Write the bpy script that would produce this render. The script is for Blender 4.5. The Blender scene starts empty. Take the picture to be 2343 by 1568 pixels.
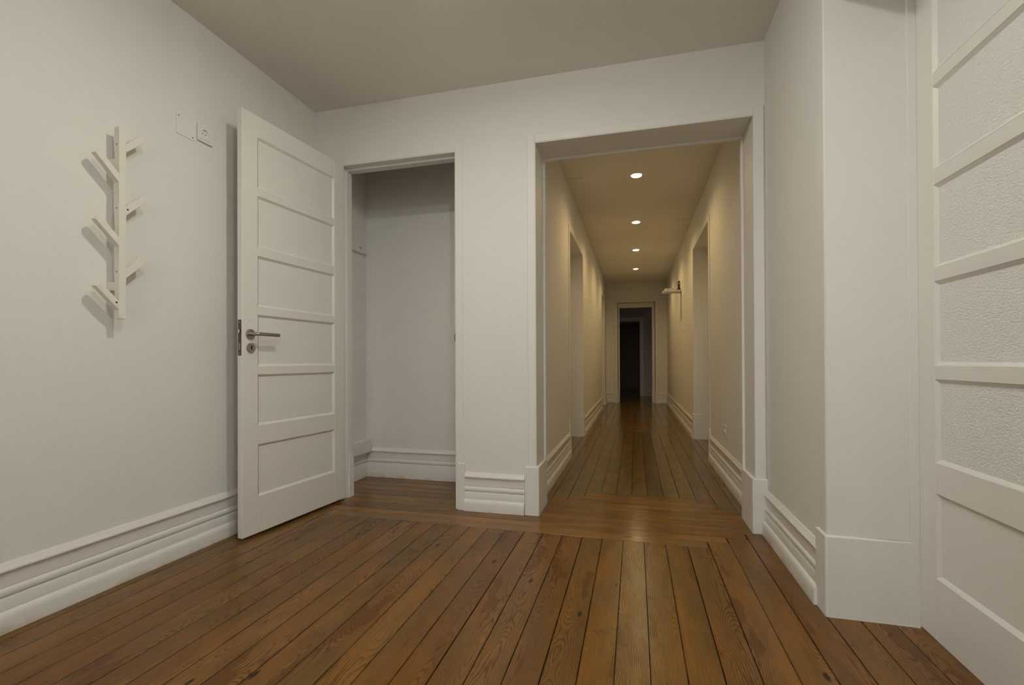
import bpy, bmesh, math, random
from mathutils import Vector, Matrix
random.seed(7)
sc = bpy.context.scene
COL = sc.collection

# ------------------------------------------------------------------ camera
YAW, PITCH, ROLL, FPX, PPY = 0.2560, 0.004735, -0.004194, 1074.58, 822.6
cy, sy = math.cos(YAW), math.sin(YAW)
F0, R0, U0 = Vector((-sy, cy, 0)), Vector((cy, sy, 0)), Vector((0, 0, 1))
F1 = math.cos(PITCH) * F0 + math.sin(PITCH) * U0
U1 = -math.sin(PITCH) * F0 + math.cos(PITCH) * U0
R2 = math.cos(ROLL) * R0 + math.sin(ROLL) * U1
U2 = -math.sin(ROLL) * R0 + math.cos(ROLL) * U1
cam = bpy.data.cameras.new('camera')
cam.sensor_width = 36.0
cam.sensor_fit = 'HORIZONTAL'
cam.lens = FPX / 2343.0 * 36.0
cam.shift_y = (PPY - 784.0) / 2343.0
cam.clip_start = 0.02
camo = bpy.data.objects.new('camera', cam)
COL.objects.link(camo)
M = Matrix((R2, U2, -F1)).transposed().to_4x4()
M.translation = Vector((0, 0, 0.9))
camo.matrix_world = M
sc.camera = camo
sc.cycles.use_light_tree = False

# ------------------------------------------------------------------ light levels and exposure
SKY_STRENGTH = 5.6          # overcast daylight outside the windows behind the camera
SKY_COLOR = (0.99, 1.0, 0.94)
A_POINT, A_DISC, A_COLOR = 3.3, 10.3, (1.0, 0.975, 0.87)     # foyer ceiling lamp just above the frame
B_POINT, B_DISC, B_COLOR = 13.8, 6.5, (0.97, 1.0, 0.94)      # foyer ceiling lamp over the viewer
HALL_W, HALL_COLOR = 14.2, (1.0, 0.71, 0.30)
LENS_GLOW = 30.0
vs = sc.view_settings
vs.view_transform = 'Standard'
vs.look = 'None'
vs.gamma = 1.0
vs.use_curve_mapping = False
vs.exposure = 0.0

world = bpy.data.worlds.new('overcast_sky')
sc.world = world
world.use_nodes = True
wn = world.node_tree
wn.nodes.clear()
wo = wn.nodes.new('ShaderNodeOutputWorld')
wb = wn.nodes.new('ShaderNodeBackground')
tc = wn.nodes.new('ShaderNodeTexCoord')
sx = wn.nodes.new('ShaderNodeSeparateXYZ')
rp = wn.nodes.new('ShaderNodeValToRGB')
mr = wn.nodes.new('ShaderNodeMapRange')
mr.inputs['From Min'].default_value = -1
rp.color_ramp.elements[0].position = 0.47
rp.color_ramp.elements[0].color = (0.16, 0.15, 0.13, 1)      # ground below the horizon
rp.color_ramp.elements[1].position = 0.53
rp.color_ramp.elements[1].color = (*SKY_COLOR, 1)
wn.links.new(tc.outputs['Generated'], sx.inputs[0])
wn.links.new(sx.outputs['Z'], mr.inputs['Value'])
wn.links.new(mr.outputs[0], rp.inputs[0])
wn.links.new(rp.outputs[0], wb.inputs['Color'])
wb.inputs['Strength'].default_value = SKY_STRENGTH
wn.links.new(wb.outputs[0], wo.inputs[0])

def portal(loc, rot, sx_, sy_):
    l = bpy.data.lights.new('window_portal', 'AREA')
    l.shape = 'RECTANGLE'
    l.size, l.size_y = sx_, sy_
    l.cycles.is_portal = True
    o = bpy.data.objects.new('window_portal', l)
    o.location = loc
    o.rotation_euler = rot
    COL.objects.link(o)
WINX0, WINX1, WINZ0, WINZ1, BACKY = -0.60, 0.55, 0.95, 2.45, -2.0
portal(((WINX0 + WINX1) / 2, BACKY - 0.02, (WINZ0 + WINZ1) / 2), (math.pi / 2, 0, math.pi), WINX1 - WINX0, WINZ1 - WINZ0)

# ------------------------------------------------------------------ materials
def new_mat(name):
    m = bpy.data.materials.new(name)
    m.use_nodes = True
    nt = m.node_tree
    return m, nt, nt.nodes['Principled BSDF']
def N(nt, kind, **kw):
    n = nt.nodes.new(kind)
    for k, v in kw.items():
        if k in n.inputs.keys():
            n.inputs[k].default_value = v
        else:
            setattr(n, k, v)
    return n
def mixrgb(nt, fac, a, b, blend='MIX'):
    n = nt.nodes.new('ShaderNodeMix')
    n.data_type = 'RGBA'
    n.blend_type = blend
    for i, v in ((0, fac), (6, a), (7, b)):
        if hasattr(v, 'is_output'):
            nt.links.new(v, n.inputs[i])
        else:
            n.inputs[i].default_value = v if i == 0 else (*v, 1)[:4]
    return n.outputs[2]
def math_(nt, op, a, b=None, c=None):
    n = nt.nodes.new('ShaderNodeMath')
    n.operation = op
    for i, v in enumerate((a, b, c)):
        if v is None:
            continue
        if hasattr(v, 'is_output'):
            nt.links.new(v, n.inputs[i])
        else:
            n.inputs[i].default_value = v
    return n.outputs[0]
def ramp(nt, val, stops):
    n = nt.nodes.new('ShaderNodeValToRGB')
    el = n.color_ramp.elements
    while len(el) < len(stops):
        el.new(0.5)
    for e, (p, c) in zip(el, stops):
        e.position = p
        e.color = (*c, 1) if len(c) == 3 else c
    nt.links.new(val, n.inputs[0])
    return n.outputs[0]
def noise(nt, vec, scale, detail=3, rough=0.5, w=None):
    n = nt.nodes.new('ShaderNodeTexNoise')
    if w is not None:
        n.noise_dimensions = '4D'
        if hasattr(w, 'is_output'):
            nt.links.new(w, n.inputs['W'])
        else:
            n.inputs['W'].default_value = w
    n.inputs['Scale'].default_value = scale
    n.inputs['Detail'].default_value = detail
    n.inputs['Roughness'].default_value = rough
    if vec is not None:
        nt.links.new(vec, n.inputs['Vector'])
    return n
def bump(nt, height, strength, dist, bsdf):
    b = nt.nodes.new('ShaderNodeBump')
    b.inputs['Strength'].default_value = strength
    b.inputs['Distance'].default_value = dist
    nt.links.new(height, b.inputs['Height'])
    nt.links.new(b.outputs[0], bsdf.inputs['Normal'])

def paint(name, col, rough, bump_s=0.04, scale=90, mottled=0.03):
    m, nt, p = new_mat(name)
    g = N(nt, 'ShaderNodeNewGeometry')
    n1 = noise(nt, g.outputs['Position'], 2.2, 3)
    dark = tuple(c * (1 - mottled) for c in col)
    lite = tuple(min(1, c * (1 + mottled)) for c in col)
    nt.links.new(mixrgb(nt, n1.outputs[0], dark, lite), p.inputs['Base Color'])
    p.inputs['Roughness'].default_value = rough
    n2 = noise(nt, g.outputs['Position'], scale, 2)
    bump(nt, n2.outputs[0], bump_s, 0.004, p)
    return m
WALL = paint('white_wall_paint', (0.83, 0.81, 0.77), 0.75, 0.05, 60)
CEIL = paint('ceiling_paint', (0.86, 0.82, 0.76), 0.85, 0.04, 80)
TRIM = paint('white_trim_paint', (0.83, 0.81, 0.77), 0.52, 0.03, 45)
DOORP = paint('white_door_paint', (0.82, 0.79, 0.74), 0.40, 0.05, 30)
RACKP = paint('cream_lacquer', (0.83, 0.79, 0.70), 0.45, 0.02, 60)
PLAST = paint('white_plastic', (0.84, 0.83, 0.79), 0.35, 0.0, 60, 0.0)
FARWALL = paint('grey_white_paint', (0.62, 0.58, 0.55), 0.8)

def skirt_paint():
    m, nt, p = new_mat('scuffed_skirting_paint')
    g = N(nt, 'ShaderNodeNewGeometry')
    s = N(nt, 'ShaderNodeSeparateXYZ')
    nt.links.new(g.outputs['Position'], s.inputs[0])
    n1 = noise(nt, g.outputs['Position'], 7, 5, 0.65)
    low = math_(nt, 'MULTIPLY', s.outputs['Z'], 6.0)
    v = math_(nt, 'SUBTRACT', n1.outputs[0], low)
    f = ramp(nt, v, [(0.40, (0, 0, 0)), (0.60, (1, 1, 1))])
    f2 = math_(nt, 'MULTIPLY', f, 0.8)
    nt.links.new(mixrgb(nt, f2, (0.83, 0.81, 0.77), (0.62, 0.52, 0.37)), p.inputs['Base Color'])
    p.inputs['Roughness'].default_value = 0.36
    n2 = noise(nt, g.outputs['Position'], 40, 3)
    bump(nt, n2.outputs[0], 0.06, 0.004, p)
    return m
SKIRT = skirt_paint()

def simple(name, col, rough, metal=0.0):
    m, nt, p = new_mat(name)
    p.inputs['Base Color'].default_value = (*col, 1)
    p.inputs['Roughness'].default_value = rough
    p.inputs['Metallic'].default_value = metal
    n = noise(nt, None, 120, 2)
    bump(nt, n.outputs[0], 0.02, 0.001, p)
    return m
STEEL = simple('brushed_steel', (0.42, 0.38, 0.32), 0.33, 1.0)
DARKMETAL = simple('dark_latch_metal', (0.13, 0.115, 0.095), 0.45, 0.9)
BLACK = simple('black_plastic', (0.012, 0.012, 0.013), 0.35)
HOLE = simple('dark_hole', (0.01, 0.009, 0.008), 0.9)
SCREW = simple('zinc_screw', (0.30, 0.36, 0.38), 0.35, 1.0)

def glass_mat():
    m, nt, p = new_mat('white_hammered_glass')
    t = N(nt, 'ShaderNodeTexCoord')
    mp = N(nt, 'ShaderNodeMapping')
    mp.inputs['Rotation'].default_value = (0, math.radians(12), 0)
    mp.inputs['Scale'].default_value = (1.0, 1.0, 1.7)
    nt.links.new(t.outputs['Object'], mp.inputs[0])
    n1 = noise(nt, mp.outputs[0], 105, 1.5, 0.45)
    n1.inputs['Distortion'].default_value = 0.35
    n2 = noise(nt, t.outputs['Object'], 3, 3)
    nt.links.new(mixrgb(nt, n2.outputs[0], (0.80, 0.78, 0.73), (0.86, 0.85, 0.81)), p.inputs['Base Color'])
    p.inputs['Roughness'].default_value = 0.38
    bump(nt, n1.outputs[0], 0.36, 0.010, p)
    return m
GLASSW = glass_mat()

def window_glass():
    m, nt, p = new_mat('clear_window_glass')
    out = nt.nodes['Material Output']
    nt.nodes.remove(p)
    tr = N(nt, 'ShaderNodeBsdfTransparent')
    gl = N(nt, 'ShaderNodeBsdfGlossy')
    gl.inputs['Roughness'].default_value = 0.02
    fr = N(nt, 'ShaderNodeFresnel')
    mx = N(nt, 'ShaderNodeMixShader')
    nt.links.new(fr.outputs[0], mx.inputs[0])
    nt.links.new(tr.outputs[0], mx.inputs[1])
    nt.links.new(gl.outputs[0], mx.inputs[2])
    nt.links.new(mx.outputs[0], out.inputs[0])
    return m
WGLASS = window_glass()

def emit(name, col, s):
    m, nt, p = new_mat(name)
    p.inputs['Base Color'].default_value = (0.9, 0.9, 0.9, 1)
    p.inputs['Emission Color'].default_value = (*col, 1)
    p.inputs['Emission Strength'].default_value = s
    return m
LENS = emit('lit_lamp_lens', (1.0, 0.90, 0.72), LENS_GLOW)

OPAL = emit('lit_opal_glass', (1.0, 0.95, 0.88), LENS_GLOW * 0.1)

def wood_floor(name, gain=(1, 1, 1), rough=0.21, grain=1.0):
    """old pine boards: per-board tone, growth rings cut flat, knots, dirt"""
    m, nt, p = new_mat(name)
    t = N(nt, 'ShaderNodeTexCoord')
    oi = N(nt, 'ShaderNodeObjectInfo')
    g = N(nt, 'ShaderNodeNewGeometry')
    rnd = oi.outputs['Random']
    seed = math_(nt, 'MULTIPLY', rnd, 57.0)
    r2 = math_(nt, 'FRACT', math_(nt, 'MULTIPLY', rnd, 17.31))
    r3 = math_(nt, 'FRACT', math_(nt, 'MULTIPLY', rnd, 41.77))
    s = N(nt, 'ShaderNodeSeparateXYZ')
    nt.links.new(t.outputs['Object'], s.inputs[0])
    X, Y = s.outputs['X'], s.outputs['Y']
    def vec(fx, fy):
        c = N(nt, 'ShaderNodeCombineXYZ')
        nt.links.new(math_(nt, 'MULTIPLY', X, fx), c.inputs[0])
        nt.links.new(math_(nt, 'MULTIPLY', Y, fy), c.inputs[1])
        nt.links.new(seed, c.inputs[2])
        return c.outputs[0]
    # slow wander of the log's heart along the board
    wander = noise(nt, vec(3.2, 1.25), 1.0, 2.0, 0.5)
    wob = noise(nt, vec(30.0, 5.0), 1.0, 4.0, 0.60)
    heart = math_(nt, 'MULTIPLY', math_(nt, 'SUBTRACT', r2, 0.5), 0.15)
    dx = math_(nt, 'ADD', X, heart)
    depth = math_(nt, 'ADD', math_(nt, 'MULTIPLY', math_(nt, 'SUBTRACT', wander.outputs[0], 0.5), 0.24),
                  math_(nt, 'MULTIPLY', r3, 0.05))
    rad = math_(nt, 'SQRT', math_(nt, 'ADD', math_(nt, 'MULTIPLY', dx, dx), math_(nt, 'MULTIPLY', depth, depth)))
    rad = math_(nt, 'ADD', rad, math_(nt, 'MULTIPLY', wob.outputs[0], 0.016))
    ring = math_(nt, 'FRACT', math_(nt, 'MULTIPLY', rad, 195.0))
    late = ramp(nt, ring, [(0.0, (1, 1, 1)), (0.10, (0.15, 0.15, 0.15)), (0.40, (0, 0, 0)), (0.70, (0.25, 0.25, 0.25)), (0.96, (1, 1, 1))])
    # ring contrast comes and goes over the board; some flames of dense red latewood
    fadeN = noise(nt, vec(9.0, 1.9), 1.0, 3, 0.55)
    fade = ramp(nt, fadeN.outputs[0], [(0.34, (0.22, 0.22, 0.22)), (0.58, (1, 1, 1))])
    flame = ramp(nt, fadeN.outputs[0], [(0.600, (0, 0, 0)), (0.625, (1, 1, 1))])
    lf = math_(nt, 'MULTIPLY', math_(nt, 'MULTIPLY', late, fade), 0.90 * grain)
    fib = noise(nt, vec(420.0, 9.0), 1.0, 2, 0.6)
    # board tones
    base = ramp(nt, r3, [(0.0, (0.270, 0.128, 0.036)), (0.25, (0.205, 0.112, 0.038)), (0.5, (0.285, 0.150, 0.045)),
                         (0.75, (0.190, 0.092, 0.029)), (1.0, (0.240, 0.136, 0.046))])
    wearN = noise(nt, vec(9.0, 2.6), 1.0, 4, 0.62)
    wear = ramp(nt, wearN.outputs[0], [(0.44, (0, 0, 0)), (0.68, (1, 1, 1))])
    col = mixrgb(nt, math_(nt, 'MULTIPLY', wear, 0.65), base, (0.140, 0.096, 0.040))     # greyed worn patches
    heat = ramp(nt, wearN.outputs[0], [(0.32, (1, 1, 1)), (0.50, (0, 0, 0))])
    col = mixrgb(nt, math_(nt, 'MULTIPLY', heat, 0.6), col, (0.310, 0.145, 0.034))       # amber patches
    col = mixrgb(nt, lf, col, (0.098, 0.037, 0.009))
    col = mixrgb(nt, math_(nt, 'MULTIPLY', flame, 0.55 * grain), col, (0.120, 0.042, 0.010))
    fv = math_(nt, 'MULTIPLY_ADD', fib.outputs[0], 0.45, 0.78)
    cF = N(nt, 'ShaderNodeCombineColor')
    for i in range(3):
        nt.links.new(fv, cF.inputs[i])
    col = mixrgb(nt, 1.0, col, cF.outputs[0], 'MULTIPLY')
    # knots
    vo = N(nt, 'ShaderNodeTexVoronoi')
    vo.inputs['Scale'].default_value = 0.9
    nt.links.new(vec(9.0, 3.4), vo.inputs['Vector'])
    knot = ramp(nt, vo.outputs['Distance'], [(0.040, (1, 1, 1)), (0.085, (0, 0, 0))])
    col = mixrgb(nt, math_(nt, 'MULTIPLY', knot, 0.9), col, (0.016, 0.010, 0.005))
    # black dirt specks in patches, and dirt along the joints (board half width 0.05)
    stN = noise(nt, g.outputs['Position'], 4.2, 8, 0.78)
    st = ramp(nt, stN.outputs[0], [(0.595, (0, 0, 0)), (0.70, (1, 1, 1))])
    ax = math_(nt, 'ABSOLUTE', X)
    ed = ramp(nt, math_(nt, 'MULTIPLY', ax, 10.0), [(0.450, (0, 0, 0)), (0.505, (1, 1, 1))])
    edf = math_(nt, 'MULTIPLY', ed, ramp(nt, stN.outputs[0], [(0.40, (0.15, 0.15, 0.15)), (0.62, (1, 1, 1))]))
    dirt = math_(nt, 'MAXIMUM', math_(nt, 'MULTIPLY', st, 0.62), math_(nt, 'MULTIPLY', edf, 0.85))
    col = mixrgb(nt, dirt, col, (0.030, 0.021, 0.010))
    col = mixrgb(nt, 1.0, col, gain, 'MULTIPLY')
    nt.links.new(col, p.inputs['Base Color'])
    rr = math_(nt, 'MULTIPLY_ADD', stN.outputs[0], 0.20, rough - 0.10)
    nt.links.new(rr, p.inputs['Roughness'])
    p.inputs['Specular IOR Level'].default_value = 0.25
    big = noise(nt, vec(22.0, 9.0), 1.0, 2, 0.5)
    h = math_(nt, 'ADD', math_(nt, 'MULTIPLY', late, 0.10), math_(nt, 'MULTIPLY', big.outputs[0], 1.0))
    bump(nt, h, 0.13, 0.004, p)
    return m
WOOD = wood_floor('worn_pine_boards', (0.84, 0.76, 0.52), 0.23)
WOODX = wood_floor('amber_cross_boards', (0.98, 0.88, 0.62), 0.19, 0.5)
WOODH = wood_floor('darker_hall_boards', (0.80, 0.92, 0.95), 0.17, 0.40)
GAP = simple('dark_subfloor', (0.020, 0.014, 0.009), 0.9)

def wardrobe_wood():
    m, nt, p = new_mat('dark_brown_veneer')
    t = N(nt, 'ShaderNodeTexCoord')
    mp = N(nt, 'ShaderNodeMapping')
    mp.inputs['Scale'].default_value = (14, 14, 0.8)
    nt.links.new(t.outputs['Object'], mp.inputs[0])
    n = noise(nt, mp.outputs[0], 2.0, 4)
    nt.links.new(mixrgb(nt, n.outputs[0], (0.030, 0.014, 0.008), (0.075, 0.038, 0.022)), p.inputs['Base Color'])
    p.inputs['Roughness'].default_value = 0.45
    return m
WARD = wardrobe_wood()

# ------------------------------------------------------------------ mesh helpers
def link(name, me, mat, parent=None, smooth=False):
    if mat is not None and not me.materials:
        me.materials.append(mat)
    o = bpy.data.objects.new(name, me)
    COL.objects.link(o)
    if parent is not None:
        o.parent = parent
    if smooth:
        for f in me.polygons:
            f.use_smooth = True
    return o
def mesh_from(bm, name):
    bmesh.ops.recalc_face_normals(bm, faces=bm.faces[:])
    me = bpy.data.meshes.new(name)
    bm.to_mesh(me)
    bm.free()
    return me
def add_box(bm, x0, x1, y0, y1, z0, z1, bev=0.0, seg=1):
    r = bmesh.ops.create_cube(bm, size=1.0)
    vs_ = r['verts']
    for v in vs_:
        v.co = Vector(((x0 + x1) / 2 + v.co.x * (x1 - x0), (y0 + y1) / 2 + v.co.y * (y1 - y0), (z0 + z1) / 2 + v.co.z * (z1 - z0)))
    if bev > 0:
        es = list({e for v in vs_ for e in v.link_edges})
        bmesh.ops.bevel(bm, geom=es, offset=bev, segments=seg, affect='EDGES', profile=0.5)
def box(name, x0, x1, y0, y1, z0, z1, mat, parent=None, bev=0.0, seg=1):
    bm = bmesh.new()
    add_box(bm, x0, x1, y0, y1, z0, z1, bev, seg)
    return link(name, mesh_from(bm, name), mat, parent)
def boxes(name, lst, mat, parent=None, bev=0.0):
    bm = bmesh.new()
    for b in lst:
        add_box(bm, *b, bev)
    return link(name, mesh_from(bm, name), mat, parent)
def prism(name, poly, z0, z1, mat, parent=None, top_bev=0.0, side_bev=0.0, seg=2):
    """vertical prism over a plan polygon, top edge rounded"""
    bm = bmesh.new()
    vb = [bm.verts.new((x, y, z0)) for x, y in poly]
    vt = [bm.verts.new((x, y, z1)) for x, y in poly]
    n = len(poly)
    bm.faces.new(vb[::-1])
    ft = bm.faces.new(vt)
    for i in range(n):
        bm.faces.new((vb[i], vb[(i + 1) % n], vt[(i + 1) % n], vt[i]))
    if top_bev:
        bmesh.ops.bevel(bm, geom=list(ft.edges), offset=top_bev, segments=seg, affect='EDGES', profile=0.5)
    return link(name, mesh_from(bm, name), mat, parent)
def lathe(name, prof, mat, parent=None, n=40, axis='Z'):
    """prof: list of (r, h) from the bottom up"""
    bm = bmesh.new()
    rings = []
    for r, h in prof:
        if r < 1e-6:
            rings.append([bm.verts.new((0, 0, h))])
        else:
            rings.append([bm.verts.new((r * math.cos(2 * math.pi * i / n), r * math.sin(2 * math.pi * i / n), h)) for i in range(n)])
    for a, b in zip(rings[:-1], rings[1:]):
        for i in range(n):
            j = (i + 1) % n
            if len(a) == 1 and len(b) == 1:
                continue
            if len(a) == 1:
                bm.faces.new((a[0], b[i], b[j]))
            elif len(b) == 1:
                bm.faces.new((a[i], a[j], b[0]))
            else:
                bm.faces.new((a[i], a[j], b[j], b[i]))
    if axis == 'Y':      # lathe axis along +y
        bmesh.ops.rotate(bm, verts=bm.verts[:], cent=(0, 0, 0), matrix=Matrix.Rotation(-math.pi / 2, 3, 'X'))
    if axis == 'X':
        bmesh.ops.rotate(bm, verts=bm.verts[:], cent=(0, 0, 0), matrix=Matrix.Rotation(math.pi / 2, 3, 'Y'))
    o = link(name, mesh_from(bm, name), mat, parent, True)
    try:
        o.data.set_sharp_from_angle(angle=math.radians(35))
    except Exception:
        pass
    return o
def tube(name, pts, rad, mat, parent=None, n=20):
    bm = bmesh.new()
    P = [Vector(p) for p in pts]
    rings = []
    up = Vector((0, 0, 1))
    for i, p in enumerate(P):
        d = (P[min(i + 1, len(P) - 1)] - P[max(i - 1, 0)]).normalized()
        a = d.cross(up).normalized()
        b = a.cross(d).normalized()
        rings.append([bm.verts.new(p + rad * (math.cos(2 * math.pi * k / n) * a + math.sin(2 * math.pi * k / n) * b)) for k in range(n)])
    for r0, r1 in zip(rings[:-1], rings[1:]):
        for k in range(n):
            bm.faces.new((r0[k], r0[(k + 1) % n], r1[(k + 1) % n], r1[k]))
    f0 = bm.faces.new(rings[0][::-1])
    f1 = bm.faces.new(rings[-1])
    bmesh.ops.bevel(bm, geom=list(f1.edges), offset=rad * 0.25, segments=2, affect='EDGES')
    o = link(name, mesh_from(bm, name), mat, parent, True)
    try:
        o.data.set_sharp_from_angle(angle=math.radians(50))
    except Exception:
        pass
    return o
def empty(name, loc, rz=0.0):
    o = bpy.data.objects.new(name, None)
    o.empty_display_size = 0.1
    o.location = loc
    o.rotation_euler = (0, 0, rz)
    COL.objects.link(o)
    return o
def tag(o, label, cat, kind=None, group=None):
    o['label'] = label
    o['category'] = cat
    if kind:
        o['kind'] = kind
    if group:
        o['group'] = group
    return o

# ------------------------------------------------------------------ dimensions
XL, XR, YF, ZC = -2.06, 0.66, 2.70, 2.572          # foyer: left wall, right wall, front wall, ceiling
HXL, HXR, YE = -0.605, 0.66, 10.40                  # hallway walls and its end wall
YB = BACKY                                          # back wall of the foyer, behind the camera
GL_DOOR_Y0, GL_DOOR_Y1 = 0.340, 1.885               # recess of the pair of glazed doors in the right wall

# ------------------------------------------------------------------ shell
tag(boxes('ceiling', [(XL - 0.1, HXR + 0.4, YB - 0.1, YE + 0.3, ZC, ZC + 0.1)], CEIL),
    'plain warm grey ceiling over foyer and hallway', 'ceiling', 'structure')
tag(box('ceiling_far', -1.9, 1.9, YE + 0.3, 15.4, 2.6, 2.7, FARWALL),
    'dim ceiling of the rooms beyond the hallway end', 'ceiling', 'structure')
tag(box('wall_left', XL - 0.1, XL, YB - 0.1, 3.41, 0, ZC, WALL),
    'white foyer wall carrying the branching coat rack', 'wall', 'structure')
CX0, CX1, CH = -1.866, -1.060, 2.190                # closet opening
OX0, OX1, OH = -0.562, 0.607, 2.184                 # hallway opening
tag(boxes('wall_front', [(XL, CX0, YF, 2.80, 0, ZC), (CX0, CX1, YF, 2.80, CH, ZC), (CX1, -0.72, YF, 2.80, 0, ZC),
                         (-0.72, OX0, YF, 2.93, 0, ZC), (OX0, OX1, YF, 2.93, OH, ZC), (OX1, XR, YF, 2.93, 0, ZC)], WALL),
    'white front wall with the closet doorway and the hallway opening', 'wall', 'structure')
tag(boxes('wall_right', [(XR, 0.97, GL_DOOR_Y1, 4.60, 0, ZC), (XR, 0.97, GL_DOOR_Y0, GL_DOOR_Y1, 2.195, ZC),
                         (XR, 0.97, YB - 0.1, GL_DOOR_Y0, 0, ZC),
                         (HXR, 0.97, 4.60, 5.77, 2.185, ZC), (HXR, 0.97, 5.77, YE + 0.25, 0, ZC)], WALL),
    'off-white right wall of foyer and hallway with deep door recesses', 'wall', 'structure')
tag(boxes('wall_hall_left', [(-0.72, HXL, 2.93, 4.49, 0, ZC), (-0.91, -0.72, 4.20, 4.49, 0, ZC), (-0.91, HXL, 4.49, 5.65, 2.165, ZC),
                             (-0.91, HXL, 5.65, 8.91, 0, ZC), (-0.91, HXL, 8.91, 9.84, 2.175, ZC), (-0.91, HXL, 9.84, YE + 0.25, 0, ZC)], WALL),
    'warm-lit left wall of the long hallway', 'wall', 'structure')
tag(boxes('wall_closet', [(XL, -0.82, 3.31, 3.41, 0, ZC), (-0.82, -0.72, 2.80, 3.41, 0, ZC)], WALL),
    'plain white wall at the back of the closet', 'wall', 'structure')
tag(boxes('wall_back', [(XL, WINX0, YB - 0.12, YB, 0, ZC), (WINX1, XR, YB - 0.12, YB, 0, ZC),
                        (WINX0, WINX1, YB - 0.12, YB, 0, WINZ0), (WINX0, WINX1, YB - 0.12, YB, WINZ1, ZC)], WALL),
    'white wall with a window behind the viewer', 'wall', 'structure')
EX0, EX1, EH = -0.365, 0.425, 2.168
tag(boxes('wall_hall_end', [(HXL, EX0, YE, YE + 0.22, 0, ZC), (EX1, HXR, YE, YE + 0.22, 0, ZC), (EX0, EX1, YE, YE + 0.22, EH, ZC)], WALL),
    'beige wall closing the hallway around its end doorway', 'wall', 'structure')
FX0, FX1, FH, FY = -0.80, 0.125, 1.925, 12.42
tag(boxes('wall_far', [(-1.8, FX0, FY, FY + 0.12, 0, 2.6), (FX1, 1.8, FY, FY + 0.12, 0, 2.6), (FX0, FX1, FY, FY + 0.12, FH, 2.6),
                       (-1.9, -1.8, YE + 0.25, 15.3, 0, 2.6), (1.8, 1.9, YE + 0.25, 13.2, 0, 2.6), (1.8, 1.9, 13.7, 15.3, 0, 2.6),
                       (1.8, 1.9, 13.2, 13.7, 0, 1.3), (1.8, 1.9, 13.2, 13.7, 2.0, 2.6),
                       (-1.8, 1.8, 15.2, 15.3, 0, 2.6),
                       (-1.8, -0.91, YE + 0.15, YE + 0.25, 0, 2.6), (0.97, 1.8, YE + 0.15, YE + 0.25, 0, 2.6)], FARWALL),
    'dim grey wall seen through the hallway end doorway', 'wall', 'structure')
portal((1.92, 13.45, 1.65), (0, math.pi / 2, 0), 0.7, 0.5)

# windows (behind the camera and in the far room): frames and panes
def window(name, w, h, loc, rz, label):
    r = empty(name, loc, rz)
    tag(r, label, 'window', 'structure')
    for nm, a in (('frame_stile', (0, .05, 0, h)), ('frame_stile', (w - .05, w, 0, h)), ('frame_rail', (.05, w - .05, 0, .05)),
                  ('frame_rail', (.05, w - .05, h - .05, h)), ('mullion', (w / 2 - .03, w / 2 + .03, .05, h - .05))):
        box(nm, a[0], a[1], .03, .08, a[2], a[3], TRIM, r, .003)
    for x0, x1 in ((.05, w / 2 - .03), (w / 2 + .03, w - .05)):
        box('pane', x0, x1, .052, .058, .05, h - .05, WGLASS, r)
window('window_1', WINX1 - WINX0, WINZ1 - WINZ0, (WINX1, YB, WINZ0), math.pi, 'white double window in the wall behind the viewer')
window('window_2', 0.5, 0.7, (1.8, 13.7, 1.3), -math.pi / 2, 'window at the side of the far dark room')

# ------------------------------------------------------------------ floor: subfloor plus every board
floor = tag(boxes('floor', [(XL, 0.97, YB, 3.31, -0.06, -0.016), (-0.91, 0.97, 3.31, YE + 0.25, -0.06, -0.016), (-1.8, 1.8, YE + 0.25, 15.2, -0.06, -0.016)], GAP),
            'old varnished pine board floor running from the foyer down the hallway', 'floor', 'structure')
PM = {}
def plank_mesh(w, l, mat):
    k = (round(w, 4), round(l, 4), mat.name)
    if k not in PM:
        bm = bmesh.new()
        a, b, t, c = w / 2, l / 2, 0.016, 0.0005
        def lay(da, z):
            return [bm.verts.new(p) for p in ((-a + da, -b + da, z), (a - da, -b + da, z), (a - da, b - da, z), (-a + da, b - da, z))]
        lo, mi, hi = lay(0, -t), lay(0, -c), lay(c, 0)
        bm.faces.new(lo[::-1])
        bm.faces.new(hi)
        for p, q in ((lo, mi), (mi, hi)):
            for i in range(4):
                bm.faces.new((p[i], p[(i + 1) % 4], q[(i + 1) % 4], q[i]))
        me = mesh_from(bm, 'plank')
        me.materials.append(mat)
        PM[k] = me
    return PM[k]
def plank(x0, x1, y0, y1, mat, along='Y'):
    if x1 - x0 < 0.012 or y1 - y0 < 0.012:
        return
    GAPW = random.choice((.0014, .0018, .0026, .0034))
    if along == 'Y':
        me = plank_mesh(x1 - x0 - GAPW, y1 - y0 - GAPW * 0.5, mat)
    else:
        me = plank_mesh(y1 - y0 - max(GAPW * 0.8, .0018), x1 - x0 - GAPW * 0.5, mat)
    o = bpy.data.objects.new('plank', me)
    COL.objects.link(o)
    o.location = ((x0 + x1) / 2, (y0 + y1) / 2, random.uniform(-0.0005, 0))
    o.rotation_euler = (0, 0, (0 if along == 'Y' else math.pi / 2) + (math.pi if random.random() < .5 else 0))
    o.parent = floor
W = 0.1015
seams = [0.039 + W * k for k in range(-21, 6)]
ROWS = [2.425, 2.507, 2.588, 2.665, 2.742, 2.820, 2.897, 2.973, 3.069, 3.165, 3.260]
for a, b in zip(seams[:-1], seams[1:]):
    a2 = max(a, XL + 0.002)
    c = (a + b) / 2
    e = ROWS[0]
    if c < -1.789:
        e = ROWS[1]
    if c < -1.890:
        e = ROWS[2]
    if c < -1.991:
        e = ROWS[3]
    if c > 0.339:
        e = ROWS[1]
    if c > 0.441:
        e = ROWS[2]
    if c > 0.543:
        e = ROWS[3]
    plank(a2, b, YB, e, WOOD)
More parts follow.
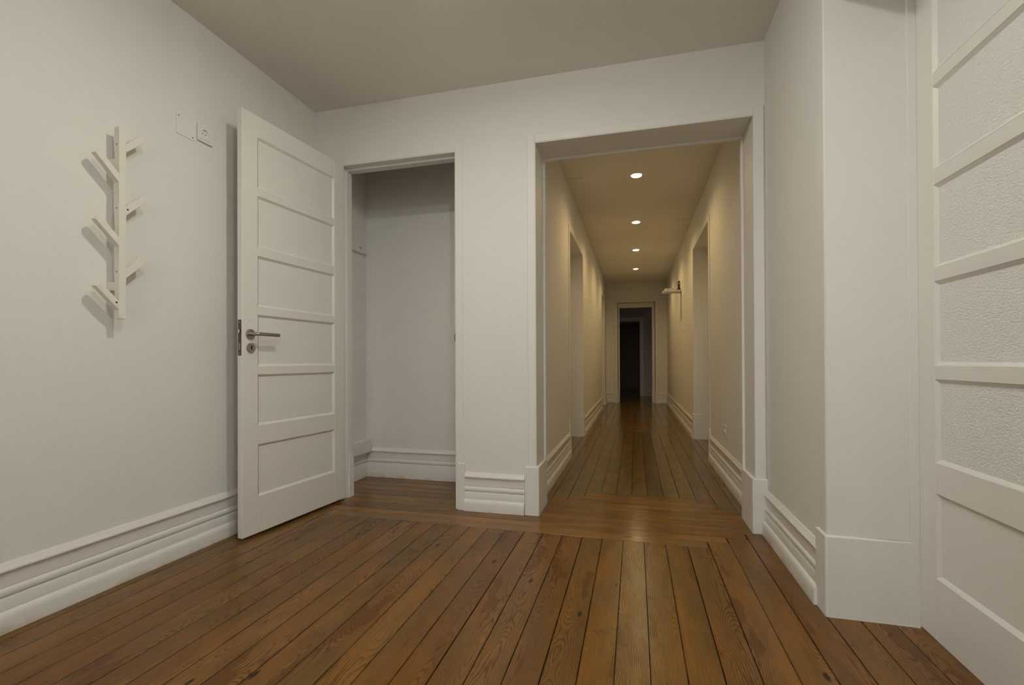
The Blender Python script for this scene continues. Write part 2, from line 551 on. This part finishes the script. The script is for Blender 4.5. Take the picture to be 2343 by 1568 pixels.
for k in (5, 6, 7, 8):                                           # boards in the glazed-door recess
    a, b = 0.039 + W * k, 0.039 + W * (k + 1)
    if k == 5:
        plank(a, b, YB, ROWS[3], WOOD)
    else:
        plank(a, min(b, 0.965), GL_DOOR_Y0 + .002, GL_DOOR_Y1 - .002, WOOD)
lx = [-1.7885, -1.890, -1.9915]
rx = [0.3385, 0.441, 0.5425]
for i in range(3):
    plank(lx[i], rx[i], ROWS[i], ROWS[i + 1], WOODX, 'X')
cl = [2.665, 2.770, 2.875, 2.980, 3.085, 3.190, 3.305]
plank(XL + .002, XR, 2.665, 2.699, WOODX, 'X')
plank(CX0, CX1, 2.699, 2.770, WOODX, 'X')
for a, b in zip(cl[1:-1], cl[2:]):
    plank(XL + .002, -0.822, a, b, WOODX, 'X')
plank(OX0, OX1, 2.699, 2.742, WOODX, 'X')
for i in (4, 5, 6):
    plank(OX0 if i < 6 else HXL, OX1 if i < 6 else HXR, ROWS[i], ROWS[i + 1], WOODX, 'X')
plank(-0.5315, 0.5845, ROWS[7], ROWS[8], WOODX, 'X')
plank(-0.430, 0.483, ROWS[8], ROWS[9], WOODX, 'X')
plank(-0.3285, 0.3815, ROWS[9], ROWS[10], WOODX, 'X')
hs = [HXL + .001] + [0.0765 + W * k for k in range(-6, 6)] + [HXR - .001]
S2 = [6.19 + .08 * k for k in range(9)]
def inner_outer(c, lst):
    if -0.329 < c < 0.382:
        return lst[0]
    if -0.431 < c < 0.483:
        return lst[1]
    if -0.532 < c < 0.585:
        return lst[2]
    return lst[3]
for a, b in zip(hs[:-1], hs[1:]):
    c = (a + b) / 2
    plank(a, b, inner_outer(c, (ROWS[10], ROWS[9], ROWS[8], ROWS[7])), inner_outer(c, (S2[0], S2[1], S2[2], S2[3])), WOODH)
    plank(a, b, S2[8], 10.12, WOODH)
for i in range(8):
    l = (-0.3285, -0.430, -0.5315)[i] if i < 3 else HXL
    r = (0.3815, 0.483, 0.5845)[i] if i < 3 else HXR
    plank(l, r, S2[i], S2[i + 1], WOODX if i > 4 else WOODH, 'X')
for i in range(6):
    a, b = 10.12 + i * .093, 10.12 + (i + 1) * .093
    plank(HXL if b < 10.42 else EX0, HXR if b < 10.42 else EX1, a, b, WOODH, 'X')
for k in range(-17, 17):
    plank(0.02 + W * k, 0.02 + W * (k + 1), 10.68, 14.65, WOODH)
for (xa, xb, ya, yb) in ((-0.905, HXL, 4.492, 5.648), (HXR, 0.965, 4.602, 5.768), (-0.905, HXL, 8.912, 9.838)):
    n = 3
    for i in range(n):
        plank(xa + (xb - xa) * i / n, xa + (xb - xa) * (i + 1) / n, ya, yb, WOODH)

NAIL = None
for i in range(9):                                               # nail heads along the cross board at the hallway opening
    o = lathe('nail_head', [(.0042, 0), (.0036, .0004), (0, .0004)], GAP, floor, 10) if NAIL is None else bpy.data.objects.new('nail_head', NAIL)
    if NAIL is None:
        NAIL = o.data
    else:
        COL.objects.link(o)
        o.parent = floor
    o.location = (-.44 + i * .128 + random.uniform(-.02, .02), 2.99 + random.uniform(-.006, .006), .0)

# ------------------------------------------------------------------ skirting boards
PROF = [(0, .229), (.004, .2285), (.0075, .223), (.011, .215), (.0170, .2095), (.0188, .205), (.0175, .2005), (.0085, .1985), (.0075, .194),
        (.0080, .149), (.0050, .1455), (.0105, .1425), (.0140, .136), (.0145, .128), (.0128, .1205), (.0090, .1175), (.0050, .1150),
        (.0110, .1120), (.0135, .106), (.0140, .078), (.0140, .070), (.0165, .0685), (.0215, .064), (.0255, .056), (.0275, .045), (.0275, .0), (0, 0)]
PROF_FLAT = PROF[:19] + [(.0140, 0), (0, 0)]
def skirting(name, p0, p1, nrm, label, prof=PROF):
    """profile swept from p0 to p1 (plan points on the wall face), nrm = direction into the room"""
    bm = bmesh.new()
    A = [bm.verts.new((p0[0] + nrm[0] * d, p0[1] + nrm[1] * d, z)) for d, z in prof]
    B = [bm.verts.new((p1[0] + nrm[0] * d, p1[1] + nrm[1] * d, z)) for d, z in prof]
    n = len(prof)
    for i in range(n - 1):
        bm.faces.new((A[i], A[i + 1], B[i + 1], B[i]))
    bm.faces.new((A[n - 1], A[0], B[0], B[n - 1]))
    bm.faces.new(A)
    bm.faces.new(B[::-1])
    o = link(name, mesh_from(bm, name), SKIRT)
    for f in o.data.polygons:
        f.use_smooth = len(f.vertices) == 4
    try:
        o.data.set_sharp_from_angle(angle=math.radians(38))
    except Exception:
        pass
    return tag(o, label, 'skirting board', 'structure')
skirting('baseboard_left', (XL, YB), (XL, YF), (1, 0), 'tall moulded white skirting below the branching coat rack')
skirting('baseboard_front_corner', (XL + .024, YF), (-1.93, YF), (0, -1), 'short moulded skirting hidden behind the open closet door')
skirting('baseboard_front', (-1.004, YF), (-0.631, YF), (0, -1), 'short moulded skirting between closet and hallway opening')
skirting('baseboard_right', (XR, 1.958), (XR, YF - .02), (-1, 0), 'moulded skirting between hallway opening and glazed door recess')
skirting('baseboard_back_right', (XR, YB), (XR, 0.27), (-1, 0), 'moulded skirting on the right wall beside the viewer')
skirting('baseboard_hall_left', (HXL, 2.945), (HXL, 4.425), (1, 0), 'moulded skirting on the nearest left stretch of the hallway')
skirting('baseboard_hall_left_far', (HXL, 5.72), (HXL, 8.845), (1, 0), 'moulded skirting on the far left stretch of the hallway')
skirting('baseboard_hall_left_end', (HXL, 9.905), (HXL, YE - .024), (1, 0), 'short skirting in the far left hallway corner')
skirting('baseboard_hall_right', (HXR, 2.945), (HXR, 4.535), (-1, 0), 'moulded skirting below the low wall socket in the hallway')
skirting('baseboard_hall_right_far', (HXR, 5.835), (HXR, YE), (-1, 0), 'moulded skirting below the router shelf in the hallway')
skirting('baseboard_end_left', (HXL, YE), (EX0 - .07, YE), (0, -1), 'short skirting left of the hallway end doorway')
skirting('baseboard_end_right', (EX1 + .07, YE), (HXR - .024, YE), (0, -1), 'short skirting right of the hallway end doorway')
skirting('baseboard_closet_back', (XL + .014, 3.31), (-0.822, 3.31), (0, -1), 'stained skirting along the back of the closet', PROF_FLAT)
skirting('baseboard_closet_left', (XL, 2.802), (XL, 3.31), (1, 0), 'skirting under the boxed ledge inside the closet', PROF_FLAT)
tag(box('baseboard_far', FX1 + .1, 1.78, FY - .012, FY, 0, .075, FARWALL, None, .003), 'plain low skirting in the dim room beyond the hallway', 'skirting board', 'structure')

# ------------------------------------------------------------------ door casings
def casing(name, loc, rz, w, depth, hh, label, arch=0.048, lip=None, stop=None, plinth_h=0.285, sides=(1, 1), rounded=0.003, head=True, plinths=True):
    r = empty(name, loc, rz)
    tag(r, label, 'door frame', 'structure')
    pw, pt = arch + 0.018, 0.017
    t = 0.010
    for s in (0, 1):
        if not sides[s]:
            continue
        def mx(a, b):
            return (a, b) if s == 0 else (w - b, w - a)
        x0, x1 = mx(-arch, 0.0)
        box('architrave', x0, x1, -t, -.0005, plinth_h - .004 if plinths else 0, hh + (arch if head else 0), TRIM, r, rounded, 3 if rounded > .005 else 1)
        x0, x1 = mx(0.0, 0.0035)
        box('jamb_lining', x0, x1, -t + .002, depth - .001, 0.0, hh - .0035, TRIM, r, .001)
        if lip:
            x0, x1 = mx(0.0035, 0.0035 + lip[0])
            box('jamb_bead', x0, x1, lip[1], lip[2], 0 if not plinths else plinth_h - .01, hh - .0036 - lip[0], TRIM, r, .001)
        if stop:
            x0, x1 = mx(0.0035, 0.0035 + stop[0])
            box('door_stop', x0, x1, stop[1], stop[2], 0, hh - .0036 - stop[0], TRIM, r, .001)
        if plinths:
            pin = 0.011
            if lip:
                pin = 0.0035 + lip[0] + .002
            poly = [(-pw, -pt), (pin - .006, -pt), (pin, -pt + .006), (pin, depth - .002), (0.0036, depth - .002), (0.0036, -t - .0005), (-pw, -.0006)]
            poly = [(-pw, -pt), (pin - .006, -pt), (pin - .002, -pt + .002), (pin, -pt + .006), (pin, depth - .002 if not lip else lip[2]),
                    (0.0036, depth - .002 if not lip else lip[2]), (0.0036, -.0006), (-pw, -.0006)]
            if s == 1:
                poly = [(w - x, y) for x, y in poly][::-1]
            prism('plinth_block', poly, 0.0, plinth_h, TRIM, r, .005)
    if head:
        box('head_architrave', 0.0, w, -t, -.0005, hh, hh + arch, TRIM, r, rounded, 3 if rounded > .005 else 1)
    box('head_lining', 0.0, w, -t + .002, depth - .001, hh - .0035, hh, TRIM, r, .001)
    if lip:
        box('head_bead', 0.0035, w - .0035, lip[1], lip[2], hh - .0035 - lip[0], hh - .0035, TRIM, r, .0)
    if stop:
        box('head_stop', 0.0035, w - .0035, stop[1], stop[2], hh - .0035 - stop[0], hh - .0035, TRIM, r, .0)
    return r
casing('trim_1', (OX0, YF, 0), 0, OX1 - OX0, 0.23, OH, 'white casing with tall plinth blocks around the hallway opening', .048, lip=(.013, .222, .245))
cc = casing('trim_2', (CX0, YF, 0), 0, CX1 - CX0, 0.10, CH, 'white casing around the closet doorway', .045, stop=(.014, .042, .098), plinths=False)
W2 = CX1 - CX0
prism('plinth_block', [(W2 + .014, -.016), (W2 + .056, -.016), (W2 + .056, -.0006), (W2 + .014, -.0006)], 0, .283, TRIM, cc, .004)
prism('plinth_block', [(-.056, -.016), (-.014, -.016), (-.014, -.0006), (-.056, -.0006)], 0, .283, TRIM, cc, .004)
prism('plinth_block', [(.0176, .055), (.024, .055), (.024, .104), (.0176, .104)], 0, .283, TRIM, cc, .003)
box('strike_plate', W2 - .0045, W2 - .0034, -.006, .030, .960, 1.09, DARKMETAL, cc)
box('strike_lip', W2 - .0075, W2 - .0034, -.0095, .004, 1.026, 1.070, DARKMETAL, cc, .0008)
casing('trim_3', (XR, GL_DOOR_Y1, 0), -math.pi / 2, GL_DOOR_Y1 - GL_DOOR_Y0, 0.262, 2.192, 'deep white casing with rounded edge around the glazed door recess', .066,
       stop=(.010, .236, .262), rounded=0.007)
casing('trim_4', (HXL, 4.49, 0), math.pi / 2, 1.16, 0.26, 2.163, 'casing of the nearest doorway on the hallway left')
casing('trim_5', (HXR, 5.77, 0), -math.pi / 2, 1.17, 0.26, 2.183, 'casing of the doorway on the hallway right')
casing('trim_6', (HXL, 8.91, 0), math.pi / 2, 0.93, 0.26, 2.173, 'casing of the last doorway on the hallway left')
c7 = casing('trim_7', (EX0, YE, 0), 0, EX1 - EX0, 0.22, EH, 'casing around the doorway at the hallway end', .055)
wE = EX1 - EX0
for nm, b in (('inner_jamb', (.0115, .043, .16, .25, 0, 2.065)), ('inner_jamb', (wE - .066, wE - .0115, .16, .25, 0, 2.065)), ('inner_head', (.0115, wE - .0115, .16, .25, 2.065, EH - .004))):
    box(nm, *b, TRIM, c7, .003)
box('plinth_block', wE - .072, wE - .0115, .152, .16, 0, .30, TRIM, c7, .003)
casing('trim_8', (FX0, FY, 0), 0, FX1 - FX0, 0.12, FH, 'pale casing around the dim doorway of the far room', .095, plinths=False)

# ------------------------------------------------------------------ panelled doors
ZP = [(.206, .474), (.574, .837), (.882, 1.148), (1.192, 1.455), (1.504, 1.769), (1.812, 2.075)]
def panel_piece(bm, x0, x1, z0, z1, thick, slope, dep, flat):
    """recessed panel with sloping mouldings on both faces; faces at y=0 and y=-thick"""
    for s in (1, -1):
        yo = -.0008 if s == 1 else -thick + .0008
        yi = -dep if s == 1 else -thick + dep
        o = [bm.verts.new(p) for p in ((x0, yo, z0), (x1, yo, z0), (x1, yo, z1), (x0, yo, z1))]
        m = [bm.verts.new(p) for p in ((x0 + slope * .45, (yo * .55 + yi * .45) , z0 + slope * .45), (x1 - slope * .45, (yo * .55 + yi * .45), z0 + slope * .45),
                                       (x1 - slope * .45, (yo * .55 + yi * .45), z1 - slope * .45), (x0 + slope * .45, (yo * .55 + yi * .45), z1 - slope * .45))]
        i = [bm.verts.new(p) for p in ((x0 + slope, yi, z0 + slope), (x1 - slope, yi, z0 + slope), (x1 - slope, yi, z1 - slope), (x0 + slope, yi, z1 - slope))]
        for a, b in ((o, m), (m, i)):
            for k in range(4):
                f = (a[k], a[(k + 1) % 4], b[(k + 1) % 4], b[k])
                bm.faces.new(f if s == -1 else f[::-1])
        if flat:
            bm.faces.new(i if s == -1 else i[::-1])
def panel_door(root, w, top, bot=0.016, thick=0.034, glazed=False, st=0.0935):
    x0, x1 = st, w - st
    for a, b in ((0.0, x0), (x1, w)):
        box('stile', a, b, -thick, 0, bot, top, DOORP, root, .002)
    zz = [bot] + [z for p in ZP for z in p] + [top]
    for i in range(0, len(zz), 2):
        box('rail', x0, x1, -thick, 0, zz[i], zz[i + 1], DOORP, root, .0015)
    for k, (z0, z1) in enumerate(ZP):
        bm = bmesh.new()
        gl = glazed and k > 0
        panel_piece(bm, x0, x1, z0, z1, thick, .011, .0095, not gl)
        if gl:
            me = bpy.data.meshes.new('glazing_bead')
            bm.to_mesh(me)
            bm.free()
            pn = link('glazing_bead', me, DOORP, root)
            box('pane', x0 + .010, x1 - .010, -thick / 2 - .0075, -thick / 2 + .0075, z0 + .010, z1 - .010, GLASSW, root)
        else:
            me = bpy.data.meshes.new('panel')
            bm.to_mesh(me)
            bm.free()
            link('panel', me, DOORP, root)
def lever_set(root, u, z, zk, side=1, thick=0.034, toward=-1):
    """lever handle and keyhole rose on the face y=0 (side 1) or y=-thick (side -1)"""
    y0 = 0.0 if side == 1 else -thick
    h = lathe('handle_rose', [(.0262, 0), (.0262, .006), (.0245, .0085), (0.0, .0085)], STEEL, root, 40, 'Y')
    h.location = (u, y0, z)
    pts = [(0, .006, 0), (0, .030, 0), (0, .036, 0)]
    R = .014
    for k in range(1, 8):
        a = k / 7 * math.pi / 2
        pts.append((toward * R * (1 - math.cos(a)), .036 + R * math.sin(a), 0))
    pts += [(toward * .08, .050, -.0005), (toward * .138, .050, -.001)]
    lv = tube('lever', pts, .0092, STEEL, h)
    k = lathe('keyhole_rose', [(.0245, 0), (.0245, .006), (.0228, .0085), (0.0, .0085)], STEEL, root, 40, 'Y')
    k.location = (u - .002, y0, zk)
    if side == -1:
        h.scale = (1, -1, 1)
        k.scale = (1, -1, 1)
    bm = bmesh.new()
    add_box(bm, -.0026, .0026, .0086, .0094, -.011, .004)
    for v in bmesh.ops.create_circle(bm, cap_ends=True, segments=16, radius=.0052)['verts']:
        v.co = Vector((v.co.x, .0093, v.co.y + .005))
    link('keyhole', mesh_from(bm, 'keyhole'), HOLE, k)
th = math.radians(5.3)
d1 = empty('door_1', (-1.835, 2.690, 0), math.atan2(-math.cos(th), -math.sin(th)))
tag(d1, 'white six-panel closet door standing open towards the left wall', 'door', 'structure')
panel_door(d1, 0.757, 2.187)
lever_set(d1, 0.712, 1.046, 0.976)
lever_set(d1, 0.712, 1.046, 0.976, side=-1)
box('latch_plate', .7568, .7582, -.028, -.006, .936, 1.117, DARKMETAL, d1, .0005)
box('latch_bolt', .7582, .7680, -.023, -.011, 1.048, 1.070, STEEL, d1, .002)
box('deadbolt', .7582, .7590, -.021, -.013, .965, 1.000, STEEL, d1, .0003)
for zz in (.948, 1.105):
    o = lathe('screw', [(.0035, 0), (.003, .0012), (0, .0012)], STEEL, d1, 14, 'X')
    o.location = (.7582, -.017, zz)
for zz in (.30, 1.95):
    o = lathe('hinge', [(0, -.045), (.006, -.045), (.006, .045), (0, .045)], STEEL, d1, 14)
    o.location = (-.008, -.036, zz)
for dx in (.0, .007):
    o = lathe('nail_hole', [(.0011, 0), (.0011, .0004), (0, .0004)], HOLE, d1, 10, 'Y')
    o.location = (.716 - dx, 0.0, 1.108)

d2 = empty('door_2', (0.922, 1.118, 0), math.pi / 2)
tag(d2, 'white glazed door with five textured panes in the right wall recess', 'door', 'structure')
panel_door(d2, 0.763, 2.182, .008, .034, True, .096)
lever_set(d2, 0.048, 1.046, 0.976, toward=1)
d6 = empty('door_6', (0.922, GL_DOOR_Y0 + .004, 0), math.pi / 2)
tag(d6, 'second leaf of the glazed door beside the viewer', 'door', 'structure')
panel_door(d6, 0.768, 2.182, .008, .034, True, .096)
def closed_door(name, loc, rz, w, hh, label):
    d = empty(name, loc, rz)
    tag(d, label, 'door', 'structure')
    panel_door(d, w, hh - .006, .008, .034, True, .11)
    lever_set(d, w - .05, 1.046, .976)
closed_door('door_3', (HXL - .228, 5.65 - .006, 0), -math.pi / 2, 1.148, 2.163, 'glazed white door deep in the nearest left hallway recess')
closed_door('door_4', (HXR + .228, 4.60 + .006, 0), math.pi / 2, 1.158, 2.183, 'glazed white door deep in the right hallway recess')
closed_door('door_5', (HXL - .228, 9.84 - .006, 0), -math.pi / 2, .918, 2.173, 'glazed white door deep in the last left hallway recess')

# ------------------------------------------------------------------ branching coat rack on the left wall
rx1, ry0, ra = -1.990, 1.416, 0.0266
rk = empty('coat_rack', (rx1 - ra / 2, ry0 + ra / 2, 1.078))
tag(rk, 'cream wall coat rack of one upright post with six slanted pegs', 'coat rack')
box('post', -ra / 2, ra / 2, -ra / 2, ra / 2, 0, .771, RACKP, rk, .0012)
def peg(zb, sgn):
    bm = bmesh.new()
    L = 0.108
    add_box(bm, -ra / 2 + .0015, ra / 2 - .0005, 0, L, -.0125, .0125, .001)
    bmesh.ops.rotate(bm, verts=bm.verts[:], cent=(0, 0, 0), matrix=Matrix.Rotation(math.radians(45), 3, 'X'))
    for v in bm.verts:                                  # flat foot against the post
        if v.co.y < .016:
            dy = -v.co.y
            v.co.y += dy
            v.co.z += dy
    if sgn < 0:
        for v in bm.verts:
            v.co.y = -v.co.y
    o = link('peg', mesh_from(bm, 'peg'), RACKP, rk)
    o.location = (0, sgn * ra / 2, zb - 1.078)
    return o
for z in (1.642, 1.3865, 1.1306):
    peg(z, -1)
for z in (1.771, 1.516, 1.261):
    peg(z, 1)
for z in (1.209, 1.705):
    box('wall_spacer', XL + .0005 - (rx1 - ra / 2), -ra / 2, -.012, .012, z - 1.078 - .017, z - 1.078 + .017, RACKP, rk, .001)
for z in (1.778, 1.522, 1.267):
    o = lathe('screw', [(.0042, 0), (.0038, .0008), (.0016, .0008), (0, .0002)], SCREW, rk, 16, 'Y')
    o.scale = (1, -1, 1)
    o.location = (-.001, -ra / 2, z - 1.078)
for y, z in ((ra / 2 + .006, 1.524), (-ra / 2 - .010, 1.142)):
    o = lathe('screw_hole', [(.0036, 0), (.0036, .0004), (0, .0004)], HOLE, rk, 14, 'X')
    o.location = (ra / 2 - .0004, y, z - 1.078)

# ------------------------------------------------------------------ plates and sockets
bp = empty('blank_plate', (XL, 1.761, 2.023))
tag(bp, 'square white blanking plate on the wall left of the socket', 'cover plate')
box('plate', .0003, .003, -.048, .048, -.050, .050, WALL, bp, .001)
for y, z in ((-.036, .037), (.036, -.037)):
    o = lathe('screw_hole', [(.0028, 0), (.0028, .0006), (0, .0006)], HOLE, bp, 12, 'X')
    o.location = (.003, y, z)
def socket(name, loc, rz, label):
    """local +x out of the wall"""
    s = empty(name, loc, rz)
    tag(s, label, 'socket')
    box('frame', .0003, .0011, -.0425, .0425, -.0425, .0425, PLAST, s)
    bm = bmesh.new()                                     # cover with a round well
    n = 32
    R, D, h = .0195, .0125, .0305
    out = []
    for i in range(n):
        a = 2 * math.pi * i / n
        m = max(abs(math.cos(a)), abs(math.sin(a)))
        out.append((h * math.cos(a) / m, h * math.sin(a) / m, R * math.cos(a), R * math.sin(a)))
    o_ = [bm.verts.new((.0100, p[0] * 1.30, p[1] * 1.30)) for p in out]
    b_ = [bm.verts.new((.0040, p[0] * 1.36, p[1] * 1.36)) for p in out]
    i_ = [bm.verts.new((.0100, p[2], p[3] + .005)) for p in out]
    w_ = [bm.verts.new((.0012, p[2] * .95, p[3] * .95 + .005)) for p in out]
    for k in range(n):
        j = (k + 1) % n
        bm.faces.new((o_[k], o_[j], i_[j], i_[k]))
        bm.faces.new((b_[k], b_[j], o_[j], o_[k]))
        bm.faces.new((i_[k], i_[j], w_[j], w_[k]))
    bm.faces.new(w_)
    link('cover', mesh_from(bm, 'cover'), PLAST, s)
    for y in (-.0095, .0095):
        o = lathe('contact_hole', [(.0026, 0), (.0026, .0005), (0, .0005)], HOLE, s, 12, 'X')
        o.location = (.0012, y, .005)
    box('cover_joint', .0100, .0102, -.030, .030, -.0285, -.0275, HOLE, s)
    return s
socket('wall_socket', (XL, 1.861, 2.028), 0, 'white round-well power socket high on the left wall')
s2 = socket('wall_socket', (HXR, 3.822, .372), math.pi, 'low white power socket on the hallway right wall')
sw = empty('light_switch', (HXL, 8.53, 1.60))
tag(sw, 'small white switch at shoulder height near the hallway end', 'switch')
box('frame', .0003, .009, -.042, .042, -.042, .042, PLAST, sw, .002)
box('rocker', .009, .013, -.028, .028, -.028, .028, PLAST, sw, .0015)

cps = [(-.515, 4.355, 'square ceiling cover plate nearest the hallway opening'), (.555, 5.92, 'square ceiling cover plate on the right past the first lamp'),
       (-.515, 6.53, 'square ceiling cover plate on the left between second and third lamps'), (.553, 8.22, 'square ceiling cover plate on the right before the last lamp'),
       (-.515, 8.53, 'square ceiling cover plate farthest down the hallway on the left')]
for x, y, lb in cps:
    c = empty('ceiling_plate', (x, y, ZC))
    tag(c, lb, 'cover plate', None, 'cover plates in the hallway ceiling')
    box('plate', -.066, .066, -.066, .066, -.005, -.0003, WALL, c, .001)
    for dx, dy in ((.05, -.05), (-.05, .05)):
        o = lathe('screw', [(0, -.0056), (.003, -.0056), (.003, -.005)], SCREW, c, 10)
        o.location = (dx, dy, 0)

# ------------------------------------------------------------------ recessed downlights
def downlight(x, y, watts, color, label, group, size=math.radians(162), blend=0.75):
    d = empty('downlight', (x, y, ZC))
    tag(d, label, 'lamp', None, group)
    lathe('trim_ring', [(.043, -.0005), (.043, -.005), (.0475, -.0045), (.049, -.0005)], PLAST, d, 36)
    lathe('lens', [(0, -.0042), (.0435, -.0042), (.0435, -.001), (0, -.001)], LENS, d, 36)
    l = bpy.data.lights.new('downlight_beam', 'SPOT' if size else 'AREA')
    l.energy = watts
    l.color = color
    if size:
        l.spot_size = size
        l.spot_blend = blend
        l.shadow_soft_size = 0.033
    else:
        l.shape = 'DISK'
        l.size = 0.07
    o = bpy.data.objects.new('downlight_beam', l)
    o.location = (0, 0, -.045 if size else -.007)
    COL.objects.link(o)
    o.parent = d
ord_ = ['nearest and largest of the four', 'second nearest of the four', 'third nearest of the four', 'farthest and smallest of the four']
for i, y in enumerate((4.37, 5.84, 7.30, 8.79)):
    downlight(.022, y, HALL_W, HALL_COLOR, '%s glowing round downlights in the hallway ceiling' % ord_[i], 'downlights in the hallway ceiling')
def dish_lamp(x, y, label, point_w, disc_w, color):
    d = empty('ceiling_dish_lamp', (x, y, ZC))
    tag(d, label, 'lamp', None, 'dish lamps on the foyer ceiling')
    lathe('ceiling_rose', [(0, -.026), (.045, -.026), (.052, -.020), (.055, -.0005), (0, -.0005)], PLAST, d, 36)
    lathe('opal_dish', [(0, -.066), (.03, -.064), (.055, -.057), (.075, -.044), (.084, -.027), (0, -.027)], OPAL, d, 32)
    l = bpy.data.lights.new('dish_light', 'POINT')
    l.energy = point_w
    l.color = color
    l.shadow_soft_size = 0.03
    o = bpy.data.objects.new('dish_light', l)
    o.location = (0, 0, -.100)
    COL.objects.link(o)
    o.parent = d
    l2 = bpy.data.lights.new('dish_downlight', 'AREA')
    l2.shape = 'DISK'
    l2.size = 0.07
    l2.energy = disc_w
    l2.color = color
    o2 = bpy.data.objects.new('dish_downlight', l2)
    o2.location = (0, 0, -.070)
    COL.objects.link(o2)
    o2.parent = d
dish_lamp(-.69, 1.40, 'white dish lamp on the foyer ceiling above the frame', A_POINT, A_DISC, A_COLOR)
dish_lamp(0.02, 0.38, 'white dish lamp on the foyer ceiling over the viewer', B_POINT, B_DISC, B_COLOR)

# ------------------------------------------------------------------ router shelf in the hallway
sh = empty('wall_shelf', (HXR, 7.20, 1.910))
tag(sh, 'small white bracket shelf on the hallway right wall', 'shelf')
box('board', -.258, -.0005, 0, .22, 0, .024, TRIM, sh, .002)
box('wall_cleat', -.012, -.0005, .02, .20, -.012, -.0002, TRIM, sh, .002)
rt = empty('router', (HXR - .155, 7.27, 1.934))
tag(rt, 'flat white router box lying on the hallway shelf', 'router')
box('case', -.075, .075, -.05, .05, .0005, .028, PLAST, rt, .006, 2)
for x in (-.03, .03):
    o = box('vent', x - .014, x + .014, -.0508, -.0500, .012, .017, BLACK, rt)
ph = empty('cordless_phone', (HXR - .032, 7.25, 1.934))
tag(ph, 'black cordless handset standing in its base on the hallway shelf', 'telephone')
box('base', -.030, .026, -.03, .04, .0005, .016, BLACK, ph, .004, 2)
hb = box('handset', -.017, .017, -.012, .012, .013, .135, BLACK, ph, .006, 2)
hb.rotation_euler = (math.radians(-6), 0, 0)
box('screen', -.011, .011, -.0125, -.0121, .085, .115, STEEL, hb)
box('keypad', -.011, .011, -.0125, -.0121, .030, .078, DARKMETAL, hb)

# ------------------------------------------------------------------ closet fittings
cr = empty('coat_rail', (XL, 2.84, 1.745))
tag(cr, 'white rounded coat rail on the left closet wall', 'coat rail')
bm = bmesh.new()
add_box(bm, .0005, .022, 0, .445, 0, .066)
es = [e for e in bm.edges if abs(e.verts[0].co.x - e.verts[1].co.x) > .01 and e.verts[0].co.y > .3]
bmesh.ops.bevel(bm, geom=es, offset=.022, segments=5, affect='EDGES', profile=.5)
link('board', mesh_from(bm, 'board'), TRIM, cr)
for y in (.06, .19, .33):
    p = lathe('peg', [(.007, 0), (.006, .018), (.010, .024), (.009, .030), (0, .031)], TRIM, cr, 16, 'X')
    p.location = (.022, y, .046)
lg = empty('boxed_ledge', (XL, 2.802, .195))
tag(lg, 'white boxed-in ledge above the skirting in the closet', 'ledge')
box('casing_board', .0005, .058, 0, .505, .008, .104, TRIM, lg, .003)
box('lower_lip', .0005, .052, 0, .505, 0, .008, TRIM, lg, .001)

# ------------------------------------------------------------------ dark wardrobe beyond the far doorway
wd = empty('wardrobe', (-.15, 14.75, 0))
tag(wd, 'dark brown wardrobe with knobbed doors in the farthest room', 'wardrobe')
box('carcass', -.9, .9, .02, .42, .06, 2.015, WARD, wd, .003)
for i in range(4):
    x0 = -.9 + i * .45
    d = box('wardrobe_door', x0 + .002, x0 + .448, 0, .0195, .075, 2.005, WARD, wd, .003)
    k = lathe('knob', [(.006, 0), (.006, .012), (.013, .016), (.013, .024), (0, .027)], STEEL, d, 16, 'Y')
    k.scale = (1, -1, 1)
    k.location = (x0 + (.42 if i % 2 == 0 else .03), 0, .97)
box('base_board', -.88, .88, .03, .40, 0, .06, WARD, wd)
